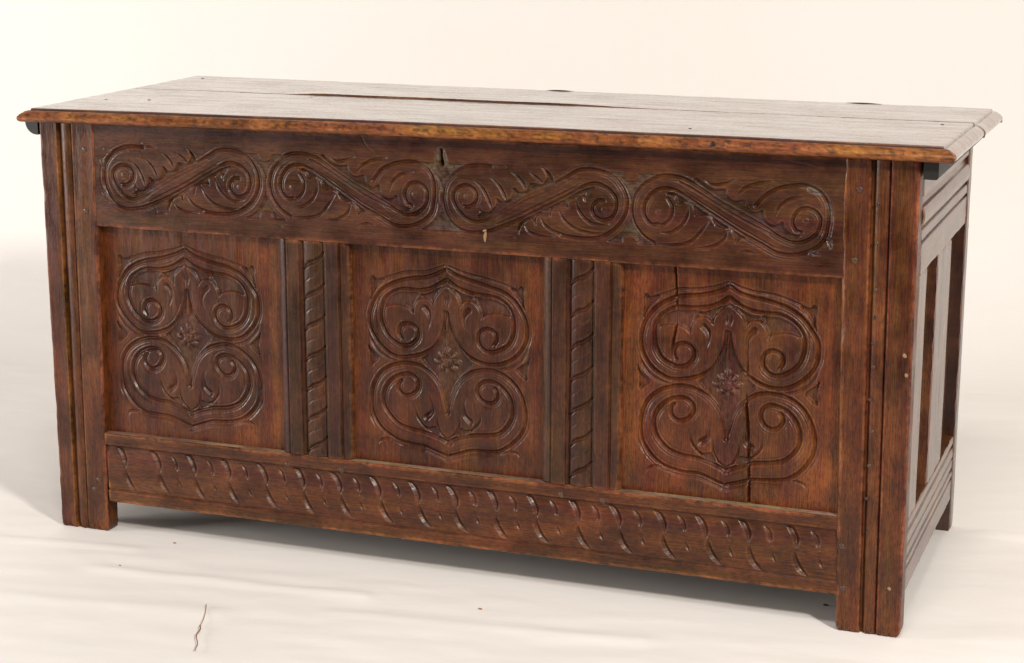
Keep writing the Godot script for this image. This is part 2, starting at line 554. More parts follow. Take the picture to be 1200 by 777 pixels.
func unevenness(r: Relief, at: Vector3, amount: float, upright: bool):
	# the hand-planed surface: shallow hollows and dents
	var s := Vector3(38, 7, 1) if upright else Vector3(7, 38, 1)
	for y in r.ny:
		for x in r.nx:
			var p := Vector3(at.x + x * r.dx, at.y + y * r.dy, at.z)
			r.base[y * r.nx + x] += amount * (n_blotch.get_noise_3dv(p * s) + 0.16 * n_fine.get_noise_3dv(p * 120.0))


func wobble(p: Vector2, seed_: float, amount: float) -> Vector2:
	var q := p * 16.0
	return p + amount * Vector2(n_warp.get_noise_3d(q.x, q.y, seed_), n_warp.get_noise_3d(q.x + 40.0, q.y, seed_))


func apply_curves(r: Relief, curves: Array, centre: Vector2, scale: Vector2, seed_: float, amount: float, dust := 1.0, wide := 1.0, deep := 1.0):
	for c in curves:
		var pts := PackedVector2Array()
		for i in range(0, c[3].size(), 2):
			pts.append(centre + wobble(Vector2(c[3][i], c[3][i + 1]) * 0.0001 * scale, seed_, amount))
		match c[0]:
			"g":
				var widths = []
				for x in c[1]:
					widths.append(x * 0.0001 * wide)
				r.cut(pts, widths, c[2] * 0.0001 * deep)
				if c[1].size() == 1 and c[1][0] > 24:     # a fine line scribed along each edge of the strap
					var sm: PackedVector2Array = Relief.smooth(pts, 0.003)[0]
					for side in [-1.0, 1.0]:
						var off := PackedVector2Array()
						for i in range(1, sm.size() - 1):
							off.append(sm[i] + (sm[i + 1] - sm[i - 1]).orthogonal().normalized() * side * (widths[0] + 0.0021))
						if off.size() > 3:
							r.cut(off, [0.0006, 0.0011, 0.0011, 0.0006], 0.0013 * deep)
			"p":
				r.sink(pts, c[2] * 0.0001 * deep, dust)
			"b":
				r.dome(pts[0], c[1][0] * 0.0001, c[2] * 0.0001)


# ---------------------------------------------------------------- the setting
func ridge(x: float, z: float, a: Vector2, b: Vector2, width: float, high: float) -> float:
	var p := Vector2(x, z)
	var q := Geometry2D.get_closest_point_to_segment(p, a, b)
	var d := p.distance_to(q) / width
	return high * exp(-d * d) if d < 3.0 else 0.0


func make_backdrop():
	# one white sheet: floor, a sweep, and the wall behind; laid in its own frame (e across, s towards the wall)
	var l := Vector2(-1.521, -1.064)
	var e := (Vector2(0.668, -1.568) - l).normalized()
	var s := Vector2(e.y, -e.x)
	if s.y > 0.0:
		s = -s
	var es := []
	var x := -4.5
	while x < 5.5:
		es.append(x)
		x += 0.016 if x > -0.6 and x < 3.4 else 0.12
	var rows := []       # [along s, height]
	var t := -2.62
	while t < -0.16:
		rows.append([t, 0.0])
		t += 0.011 if t > -2.25 else 0.12
	for k in 25:
		var a := k / 24.0 * PI / 2
		rows.append([-0.16 + 0.42 * sin(a), 0.42 * (1.0 - cos(a))])
	for k in 24:
		rows.append([0.26, 0.42 + (k + 1) * 0.13])
	var nx := es.size()
	var ny := rows.size()
	var verts := PackedVector3Array()
	var cols := PackedColorArray()
	var uvs := PackedVector2Array()
	for row in rows:
		for xe in es:
			var p: Vector2 = l + e * xe + s * row[0]
			var h: float = row[1]
			var flat := 1.0
			if row[0] <= -0.16:
				var away := maxf(maxf(absf(p.x) - 0.69, absf(p.y + 0.26) - 0.27), 0.0)
				flat = smoothstep(0.0, 0.06, away)
				var u := Vector2(xe, row[0])
				h += flat * (0.0019 * n_blotch.get_noise_3d(u.x * 2.4, u.y * 7.0, 3.0) + 0.0016 * n_warp.get_noise_3d(u.x * 5.0, u.y * 16.0, 8.0))
				h += flat * ridge(p.x, p.y, Vector2(0.70, -0.492), Vector2(1.6, -0.47), 0.011, 0.0085)
				h += flat * ridge(p.x, p.y, Vector2(-1.1, 0.14), Vector2(-0.5, 0.055), 0.012, 0.0035)
				h += ridge(p.x, p.y, Vector2(-0.52, 0.15), Vector2(-0.08, 0.115), 0.013, 0.0035)
				h += ridge(p.x, p.y, Vector2(-0.1, 0.19), Vector2(0.35, 0.13), 0.016, 0.003)
				h += ridge(p.x, p.y, Vector2(-0.6, 0.30), Vector2(-0.25, 0.25), 0.02, 0.003)
				h += ridge(p.x, p.y, Vector2(-1.30, -0.50), Vector2(-1.06, -0.60), 0.008, 0.003)
			else:
				h += 0.0
			verts.append(Vector3(p.x, h, p.y))
			var tone := 1.0 + 0.02 * n_blotch.get_noise_2d(xe * 1.5, row[0] * 2.0 + row[1] * 2.0)
			cols.append(Color(0.86 * tone, 0.834 * tone, 0.812 * tone))
			uvs.append(Vector2(xe, row[0] + row[1]) * 0.5)
	var norms := PackedVector3Array()
	norms.resize(verts.size())
	for y in ny:
		for i in nx:
			var gx: Vector3 = verts[y * nx + mini(i + 1, nx - 1)] - verts[y * nx + maxi(i - 1, 0)]
			var gy: Vector3 = verts[mini(y + 1, ny - 1) * nx + i] - verts[maxi(y - 1, 0) * nx + i]
			var n := gx.cross(gy).normalized()
			norms[y * nx + i] = n if n.dot(Vector3(-s.x, 1.0, -s.y)) > 0.0 else -n
	var index := PackedInt32Array()
	for y in ny - 1:
		for i in nx - 1:
			var j := y * nx + i
			index.append_array(PackedInt32Array([j, j + nx, j + 1, j + 1, j + nx, j + nx + 1]))
	var o = commit("paper_backdrop", verts, norms, cols, uvs, index, M.paper, self)
	o.set_meta("kind", "structure")
	o.position.y = 0.0
	var ground = MeshInstance3D.new()
	ground.name = "added_dark_floor"
	var slab = BoxMesh.new()
	slab.size = Vector3(16, 0.1, 16)  # unseen floor, added dark so the coffer front reflects less brightness
	slab.material = flat_material("added grey floor", Color(0.12, 0.115, 0.11), 0.6)
	ground.mesh = slab
	ground.position = Vector3(0, -0.062, 0)
	add_child(ground)
	ground.set_meta("kind", "structure")
	ground.set_meta("label", "unseen dark grey floor added under the white paper to cut reflections on the coffer")
	o.set_meta("label", "white paper backdrop sweeping from the floor up behind the coffer")


# ---------------------------------------------------------------- the front
const STILE = Color(0.124, 0.0400, 0.0105)
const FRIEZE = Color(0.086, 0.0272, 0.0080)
const PANEL = Color(0.168, 0.0490, 0.0100)
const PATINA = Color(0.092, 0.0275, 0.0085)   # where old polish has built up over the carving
const RAIL = Color(0.122, 0.0375, 0.0100)
const SIDE = Color(0.150, 0.062, 0.026)


func make_stiles():
	# [bottom left x, bottom right x, top right x, top left x, reed left, reed right]
	for q in [[-0.679, -0.5915, -0.5795, -0.6795, 0.0315, 0.0565], [0.5905, 0.680, 0.6775, 0.5765, 0.0355, 0.0605]]:
		var w: float = 0.096
		var r = Relief.new(w, 0.6655, 0.0010, 0.0025)
		r.foot = 0.011 if q[0] > 0.0 else 0.006
		for x in r.nx:
			var u: float = x * r.dx
			var h := 0.0
			if u > q[4] and u < q[5]:
				var t: float = (u - q[4]) / (q[5] - q[4])
				h = -0.0065 + 0.0061 * sqrt(maxf(0.0, 1.0 - pow(absf((t - 0.56) / 0.40), 2.0)))
			for y in r.ny:
				r.base[y * r.nx + x] = h
		unevenness(r, Vector3(q[0] * 3.0, 0, 1), 0.0006, true)
		for y in r.ny:   # the feet are knocked round at the floor
			var low := maxf(0.0, 0.02 - y * r.dy) / 0.02
			for x in r.nx:
				var edge: float = minf(x, r.nx - 1 - x) * r.dx
				var worn: float = 0.0015 + 0.0035 * maxf(0.0, n_warp.get_noise_3d(q[0] * 9.0, y * r.dy * 14.0, 2.0))
				r.base[y * r.nx + x] -= 0.004 * low * low * (1.0 + n_fine.get_noise_2d(x * 0.3, y * 0.7)) + maxf(0.0, worn * 1.6 - edge) * 0.6
		var o = carve("stile", coffer, Vector3(q[0], 0, 0), Vector3(q[1], 0, 0), Vector3(q[2], 0.6655, 0), Vector3(q[3], 0.6655, 0), 0.03, r, STILE, true, 0.0025)
		o.set_meta("label", "left front stile with a long reed" if q[0] < 0.0 else "right front stile with a nailed reed")


func make_top_rail():
	var x0 := -0.6000
	var y0 := 0.5015
	var r = Relief.new(1.2080, 0.1630, 0.00095, 0.00095)
	unevenness(r, Vector3(0, 0.5, 3), 0.00055, false)
	var units = [[-0.4300, 0.5826, -1.0, 1.0], [-0.1425, 0.5795, -1.0, 1.0], [0.1416, 0.5812, 1.0, 1.0], [0.4253, 0.5747, 1.0, 1.0]]
	for i in 4:
		var u = units[i]
		var worn := 0.97 if i < 2 else 1.0
		apply_curves(r, SCROLL_FALLING if i % 2 else SCROLL_RISING, Vector2(u[0] - x0, u[1] - y0), Vector2(worn, 1.0), 4.0 + i * 7.0, 0.0012 if i < 2 else 0.0002, 0.3 if i < 2 else 0.55, 1.4, 1.6)
	# sunk ground between the scrolls, above and below, with a half-round left standing in each
	for j in 3:
		var xj: float = [-0.2862, -0.0005, 0.2830][j]
		for y in r.ny:
			var py: float = y0 + y * r.dy
			for x in range(int((xj - 0.04 - x0) / r.dx), int((xj + 0.04 - x0) / r.dx)):
				var px: float = x0 + x * r.dx
				var dl := Vector2(px - (xj - 0.0505), py - 0.5785).length()
				var dr := Vector2(px - (xj + 0.0505), py - 0.5785).length()
				if minf(dl, dr) < 0.0505 or py < 0.530 or py > 0.628:
					continue
				var knob := minf(Vector2(px - xj, py - 0.628).length(), Vector2(px - xj, py - 0.5305).length())
				if knob < 0.0115 and j != 1:
					continue
				r.sunk[y * r.nx + x] = 0.0032
				r.dust[y * r.nx + x] = [0.5, 1.5, 1.1][j]
	# little serif cuts closing the band at both ends
	for q in [[-0.5630, 0.624, -0.551, 0.617], [-0.5700, 0.606, -0.5655, 0.588], [-0.5695, 0.556, -0.5640, 0.548], [-0.556, 0.541, -0.546, 0.536], [0.5330, 0.6190, 0.5550, 0.6100], [0.5570, 0.600, 0.5645, 0.578], [0.5600, 0.552, 0.5640, 0.540], [0.535, 0.534, 0.550, 0.530]]:
		var p := Vector2(q[0] - x0, q[1] - y0)
		var s := Vector2(q[2] - x0, q[3] - y0)
		r.cut(PackedVector2Array([p, (p + s) * 0.5 + Vector2(0.001, 0.001), s]), [0.004, 0.0028, 0.0012], 0.0028, 2.0)
		r.sink(PackedVector2Array([p + Vector2(-0.003, 0.003), p + Vector2(0.004, 0.002), s, p + Vector2(-0.002, -0.003)]), 0.002, 1.6)
	# the keyhole, hacked about at its lower end
	var k := Vector2(-0.0017 - x0, 0.6375 - y0)
	r.cut(PackedVector2Array([k + Vector2(0.0, 0.009), k, k + Vector2(0.001, -0.010)]), [0.0028, 0.0028, 0.0042], 0.016, 6.0)
	r.sink(PackedVector2Array([k + Vector2(-0.006, 0.011), k + Vector2(0.004, 0.012), k + Vector2(0.010, -0.004), k + Vector2(0.012, -0.012), k + Vector2(0.002, -0.022), k + Vector2(-0.010, -0.010)]), 0.0012, 1.3)
	# knocks, and a split running down from the lid
	for q in [[-0.127, 0.664, -0.121, 0.650, -0.106, 0.636], [0.022, 0.628, 0.030, 0.629, 0.036, 0.627], [0.066, 0.534, 0.0655, 0.526, 0.066, 0.517], [-0.476, 0.536, -0.475, 0.530, -0.4755, 0.524], [-0.415, 0.628, -0.402, 0.626, -0.392, 0.627], [-0.268, 0.524, -0.262, 0.521, -0.259, 0.523], [0.095, 0.536, 0.105, 0.537, 0.118, 0.535], [0.50, 0.655, 0.53, 0.651, 0.552, 0.645], [0.31, 0.516, 0.33, 0.514, 0.345, 0.515]]:
		var pts := PackedVector2Array()
		for i in 3:
			pts.append(Vector2(q[i * 2] - x0, q[i * 2 + 1] - y0))
		r.cut(pts, [0.0005, 0.0011, 0.0005], 0.0012)
	carve("top_rail", coffer, Vector3(x0, y0, -0.0012), Vector3(0.6080, y0 - 0.0005, -0.0012), Vector3(0.6080, 0.6645, -0.0012), Vector3(x0, 0.6645, -0.0012), 0.026, r, FRIEZE, false, 0.0012, 0.55).set_meta("label", "top rail carved with four leafy scrolls and pierced by a keyhole")


func make_bottom_rail():
	var x0 := -0.590
	var y0 := 0.0525
	var w := 1.1950
	var r = Relief.new(w, 0.1145, 0.0011, 0.0010)
	for y in r.ny:
		var v: float = y * r.dy
		var h := 0.0
		if v > 0.0205 and v < 0.0925:
			var t: float = (v - 0.0205) / 0.072
			h = -0.0012 - 0.0022 * t - 0.0016 * smoothstep(0.8, 1.0, t)
		elif v >= 0.0925:
			h = -0.0042 * (1.0 - smoothstep(0.0925, 0.0965, v))
		for x in r.nx:
			r.base[y * r.nx + x] = h
	r.ledge = Color(0.34, 0.27, 0.20)
	unevenness(r, Vector3(0, 0, 9), 0.0005, false)
	r.cut(PackedVector2Array([Vector2(0.012, 0.0575), Vector2(0.15, 0.0565), Vector2(0.33, 0.0560)]), [0.0008, 0.001, 0.0004], 0.0010)
	r.cut(PackedVector2Array([Vector2(0.0, 0.0205), Vector2(0.5, 0.0190), Vector2(w, 0.0195)]), [0.0017], 0.0034)
	# the S-shaped gouge cuts of the ribbon, long and short by turns
	var step := (0.523 + 0.563) / 17.0
	for i in 18:
		var u: float = -0.563 + i * step - x0 + rng.randf_range(-0.002, 0.002)
		var j := Vector2(rng.randf_range(-0.0015, 0.0015), rng.randf_range(-0.0015, 0.0015))
		r.cut(PackedVector2Array([Vector2(u - 0.0105, 0.0930) + j, Vector2(u - 0.0005, 0.0840) + j, Vector2(u + 0.0050, 0.0715) + j, Vector2(u + 0.0055, 0.0585) + j]), [0.0018, 0.0058, 0.0056, 0.0012], 0.0054, 1.1)
		if i > 3:
			r.cut(PackedVector2Array([Vector2(u + 0.004, 0.066), Vector2(u + 0.009, 0.060), Vector2(u + 0.0085, 0.054), Vector2(u + 0.006, 0.051)]), [0.0010, 0.0012, 0.0008], 0.0012)
		r.cut(PackedVector2Array([Vector2(u + 0.0060, 0.0560) - j, Vector2(u + 0.0080, 0.0440) - j, Vector2(u + 0.0150, 0.0315) - j, Vector2(u + 0.0260, 0.0220) - j]), [0.0012, 0.0054, 0.0056, 0.0016], 0.0052, 1.1)
		if i > 0:
			var s: float = u + step * 0.50
			var n := 0.0036 + 0.0012 * rng.randf()
			r.cut(PackedVector2Array([Vector2(s - 0.006, 0.0890), Vector2(s + 0.002, 0.0800), Vector2(s + 0.0045, 0.0700), Vector2(s + 0.0045, 0.0640)]), [0.0010, n, n, 0.0008], 0.0038)
			if i > 4:
				r.dome(Vector2(s + 0.007, 0.0600), 0.0035, 0.0006)
				r.cut(PackedVector2Array([Vector2(s + 0.004, 0.060), Vector2(s + 0.007, 0.0635), Vector2(s + 0.0105, 0.060), Vector2(s + 0.007, 0.0565), Vector2(s + 0.004, 0.060)]), [0.0007], 0.0012)
			r.cut(PackedVector2Array([Vector2(s + 0.006, 0.0520), Vector2(s + 0.009, 0.0430), Vector2(s + 0.014, 0.0350)]), [0.0008, 0.0032, 0.0008], 0.0032)
	carve("bottom_rail", coffer, Vector3(x0 + 0.003, y0, -0.0005), Vector3(0.6050, y0 + 0.0005, -0.0005), Vector3(0.6050, 0.1670, -0.0005), Vector3(x0, 0.1670, -0.0005), 0.028, r, RAIL, false, 0.0022).set_meta("label", "bottom rail cut with a running ribbon of S-shaped gouges")


func make_muntins():
	for m in 2:
		var x0: float = [-0.2715, 0.1520][m]
		var w := 0.1192
		var high := 0.3345
		var r = Relief.new(w, high, 0.0009, 0.0012)
		var phase: float = [0.018, 0.024][m]
		for y in r.ny:
			var v: float = y * r.dy
			for x in r.nx:
				var u: float = x * r.dx
				var side := minf(u, w - u)
				var h := 0.0
				if side < 0.0165:          # ovolo moulding against the panel
					var t := side / 0.0165
					h = -0.0140 + 0.0118 * sqrt(1.0 - pow(1.0 - t, 2.2)) if t < 0.86 else -0.0035
				var cu := (u - w * 0.5) / 0.0182
				if absf(cu) < 1.0:        # the sunk bead with its rope twist
					h = -0.0085 + 0.0078 * pow(1.0 - pow(absf(cu), 2.8), 0.6)
				elif absf(cu) < 1.16:
					h = -0.0035
				r.base[y * r.nx + x] = h
		for k in range(-1, 9):
			for half in 2:
				var pts := PackedVector2Array()
				for q in 9:
					var cu := lerpf(-1.0, 1.0, q / 8.0)
					pts.append(Vector2(w * 0.5 + cu * 0.0178, phase + (k + half * 0.52) * 0.0475 + 0.0100 * cu * absf(cu) + 0.0045 * cu + rng.randf_range(-0.0006, 0.0006)))
				if pts[0].y > 0.0 and pts[8].y < high:
					if half == 0:
						r.cut(pts, [0.0016, 0.0036, 0.0050, 0.0046, 0.0022], 0.0052, 1.1)
					else:
						r.cut(pts, [0.0005, 0.0016, 0.0018, 0.0010], 0.0012)
		unevenness(r, Vector3(x0 * 5.0, 0, 5), 0.0005, true)
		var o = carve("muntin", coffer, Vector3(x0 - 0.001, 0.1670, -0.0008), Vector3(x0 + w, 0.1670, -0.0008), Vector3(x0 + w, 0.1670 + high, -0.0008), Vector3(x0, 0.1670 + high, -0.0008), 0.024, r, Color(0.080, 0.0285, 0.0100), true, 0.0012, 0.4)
		o.set_meta("label", "muntin with a rope-twist strip between the first two panels" if m == 0 else "muntin with a rope-twist strip between the last two panels")


func make_panels():
	var spots = [[-0.592, -0.2665, -0.4372, 0.3325, 0.985], [-0.1575, 0.157, -0.0005, 0.3310, 0.990], [0.2665, 0.592, 0.42305, 0.33505, 1.0]]
	for i in 3:
		var q = spots[i]
		var x0: float = q[0]
		var y0 := 0.1600
		var r = Relief.new(q[1] - q[0], 0.3480, 0.00105, 0.00105)
		unevenness(r, Vector3(i * 3.0, 0, 7), 0.0007, true)
		var c := Vector2(q[2] - x0, q[3] - y0)
		for side in [1.0, -1.0]:
			apply_curves(r, PANEL_CURVES, c, Vector2(side * q[4], q[4]), 60.0 + i * 9.0 + side * 3.0, 0.0020, 0.3, [1.4, 1.4, 1.5][i], [1.7, 1.85, 2.05][i])
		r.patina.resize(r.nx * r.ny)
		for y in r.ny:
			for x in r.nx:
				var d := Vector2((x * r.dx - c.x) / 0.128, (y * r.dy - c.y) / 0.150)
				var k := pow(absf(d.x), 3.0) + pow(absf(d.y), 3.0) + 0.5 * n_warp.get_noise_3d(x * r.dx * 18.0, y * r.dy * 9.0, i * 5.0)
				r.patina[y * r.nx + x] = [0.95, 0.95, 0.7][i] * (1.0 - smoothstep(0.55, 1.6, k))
		# the rosette in the middle lozenge
		for k in 8:
			var a := k * TAU / 8.0 + 0.02
			var reach := 0.0175 if k % 4 == 2 or k % 4 == 0 else 0.0150
			var dir := Vector2(cos(a), sin(a))
			for t in [0.55, 0.75, 1.0]:
				r.dome(c + dir * reach * t, 0.0050, 0.0022)
		r.dome(c, 0.0078, 0.0080)
		if i == 2:      # the split panel
			r.cut(PackedVector2Array([Vector2(0.0785, 0.342), Vector2(0.080, 0.318), Vector2(0.082, 0.280), Vector2(0.081, 0.250), Vector2(0.0765, 0.224), Vector2(0.0770, 0.196)]), [0.0017, 0.0015, 0.0018, 0.0019, 0.0015, 0.0008], 0.0075, 3.0)
			r.cut(PackedVector2Array([Vector2(0.1830, 0.245), Vector2(0.1850, 0.205), Vector2(0.1835, 0.165), Vector2(0.1880, 0.118), Vector2(0.1905, 0.060), Vector2(0.1925, 0.004)]), [0.0006, 0.0012, 0.0018, 0.0019, 0.0018, 0.0017], 0.0075, 3.0)
			r.cut(PackedVector2Array([Vector2(0.0440, 0.338), Vector2(0.0435, 0.320), Vector2(0.0430, 0.306)]), [0.0005, 0.0008, 0.0003], 0.0012)
			for p in [Vector2(0.024, 0.296), Vector2(0.018, 0.266), Vector2(0.2520, 0.318)]:
				r.cut(PackedVector2Array([p + Vector2(-0.002, 0), p + Vector2(0, 0.002), p + Vector2(0.002, 0), p + Vector2(0, -0.002)]), [0.0008], 0.0012)
		for k in 14:
			var p := Vector2(rng.randf() * r.w, rng.randf() * r.h)
			r.cut(PackedVector2Array([p, p + Vector2(rng.randf_range(-0.004, 0.004), rng.randf_range(-0.01, 0.01))]), [0.0004, 0.0009], 0.0007)
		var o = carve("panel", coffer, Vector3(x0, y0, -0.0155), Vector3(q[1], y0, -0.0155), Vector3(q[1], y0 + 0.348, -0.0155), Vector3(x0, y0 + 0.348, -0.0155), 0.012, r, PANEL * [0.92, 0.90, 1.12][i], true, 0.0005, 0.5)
		o.set_meta("label", ["left carved panel of paired scrolls round a rosette", "middle carved panel of paired scrolls round a rosette", "right carved panel of paired scrolls, split by two cracks"][i])


# ---------------------------------------------------------------- right end, and what closes the box
func plain(called, parent, a, b, c, d, thick, tone, upright, cell := 0.004, profile = null, edge := 0.002, material: Material = null) -> MeshInstance3D:
	var r = Relief.new((b - a).length(), (d - a).length(), cell, cell if profile == null else 0.0008)
	if profile != null:
		for y in r.ny:
			var h: float = profile.call(y * r.dy)
			for x in r.nx:
				r.base[y * r.nx + x] = h
	unevenness(r, a * 4.0 + d, 0.0006, upright)
	return carve(called, parent, a, b, c, d, thick, r, tone, upright, edge, 0.5, material)


func end_piece(called, x, z0, z1, y0, y1, thick, upright, profile = null) -> MeshInstance3D:
	if called == "rear_stile":
		return plain(called, coffer, Vector3(x, y0, z0), Vector3(x, y0, z1), Vector3(x, y1, z1), Vector3(x, y1, z0), thick, Color(0.055, 0.024, 0.012), upright, 0.004, profile, 0.002, M.end_oak)
	return plain(called, coffer, Vector3(x, y0, z0), Vector3(x, y0, z1), Vector3(x, y1, z1), Vector3(x, y1, z0), thick, SIDE, upright, 0.004, profile, 0.002, M.end_oak)


func make_right_side():
	end_piece("rear_stile", 0.680, -0.486, -0.519, 0.0, 0.6655, 0.06, true).set_meta("label", "right rear stile standing on the floor")
	var reeds := func(v: float) -> float:
		var h := 0.0
		for q in [[0.1000, 0.0075, -0.0040], [0.0645, 0.0035, -0.0040], [0.0455, 0.0030, -0.0040], [0.1400, 0.0040, -0.0030]]:
			var t: float = absf(v - q[0]) / q[1]
			if t < 1.0:
				h = minf(h, q[2] * 1.3 * (1.0 - t * t * t * t))
		if v > 0.066 and v < 0.094:
			h += 0.0030 * sin(PI * (v - 0.066) / 0.028)
		return h
	end_piece("end_top_rail", 0.6785, -0.0305, -0.4855, 0.5050, 0.6645, 0.024, false, reeds)
	var low := func(v: float) -> float:
		var h := 0.0
		for q in [[0.0890, 0.0040, -0.0040], [0.0500, 0.0035, -0.0040], [0.0350, 0.0030, -0.0040], [0.0680, 0.0025, -0.0025]]:
			var t: float = absf(v - q[0]) / q[1]
			if t < 1.0:
				h = minf(h, q[2] * 1.3 * (1.0 - t * t * t * t))
		return h
	end_piece("end_bottom_rail", 0.6785, -0.0305, -0.4855, 0.0560, 0.1600, 0.024, false, low)
	end_piece("end_stile", 0.6780, -0.0305, -0.1050, 0.1602, 0.5048, 0.022, true)
	end_piece("end_muntin", 0.6780, -0.2050, -0.3420, 0.1602, 0.5048, 0.022, true)
	end_piece("end_panel", 0.6610, -0.0950, -0.2150, 0.1550, 0.5100, 0.008, true)
	end_piece("end_panel", 0.6610, -0.3320, -0.4900, 0.1550, 0.5100, 0.008, true)


func make_hidden_boards():
	var t := Color(0.07, 0.03, 0.016)
	plain("rear_stile", coffer, Vector3(-0.679, 0, -0.519), Vector3(-0.679, 0, -0.459), Vector3(-0.679, 0.6655, -0.459), Vector3(-0.679, 0.6655, -0.519), 0.06, t, true, 0.01).set_meta("label", "left rear stile standing on the floor")
	plain("left_end_board", coffer, Vector3(-0.672, 0.056, -0.458), Vector3(-0.672, 0.056, -0.0305), Vector3(-0.672, 0.6645, -0.0305), Vector3(-0.672, 0.6645, -0.458), 0.02, t, false, 0.01)
	plain("back_board", coffer, Vector3(0.62, 0.095, -0.515), Vector3(-0.618, 0.095, -0.515), Vector3(-0.618, 0.6645, -0.515), Vector3(0.62, 0.6645, -0.515), 0.018, t, false, 0.02)
	plain("rail_shade_strip", coffer, Vector3(-0.585, 0.0440, -0.029), Vector3(0.585, 0.0440, -0.029), Vector3(0.585, 0.0800, -0.029), Vector3(-0.585, 0.0800, -0.029), 0.03, Color(0.03, 0.016, 0.010), false, 0.01)  # dark batten added to stand for the strip of shade under the rail
	plain("floor_board", coffer, Vector3(-0.65, 0.125, -0.033), Vector3(0.65, 0.125, -0.033), Vector3(0.65, 0.125, -0.49), Vector3(-0.65, 0.125, -0.49), 0.016, t, false, 0.02)


# ---------------------------------------------------------------- the lid
const EDGE = [[0.030, -0.0205], [0.014, -0.0207], [0.0045, -0.0203], [0.0016, -0.0185], [0.0004, -0.0160], [0.0, -0.0135], [0.0012, -0.0110], [0.0034, -0.0085], [0.0062, -0.0066], [0.0095, -0.0045], [0.0125, -0.0036], [0.0145, -0.0034], [0.0156, -0.0042], [0.0160, -0.0034], [0.0164, -0.0010], [0.0174, -0.0003], [0.0200, 0.0]]


func lid_height(x: float, z: float) -> float:
	var fu := (x + 0.705) / 1.43
	var fv := clampf((0.02 - z) / 0.52, 0.0, 1.0)
	return lerpf(lerpf(0.6815, 0.6850, fu), lerpf(0.6890, 0.6822, fu), fv) + 0.0030 * sin(PI * clampf(fu, 0.0, 1.0)) * (1.0 - fv)


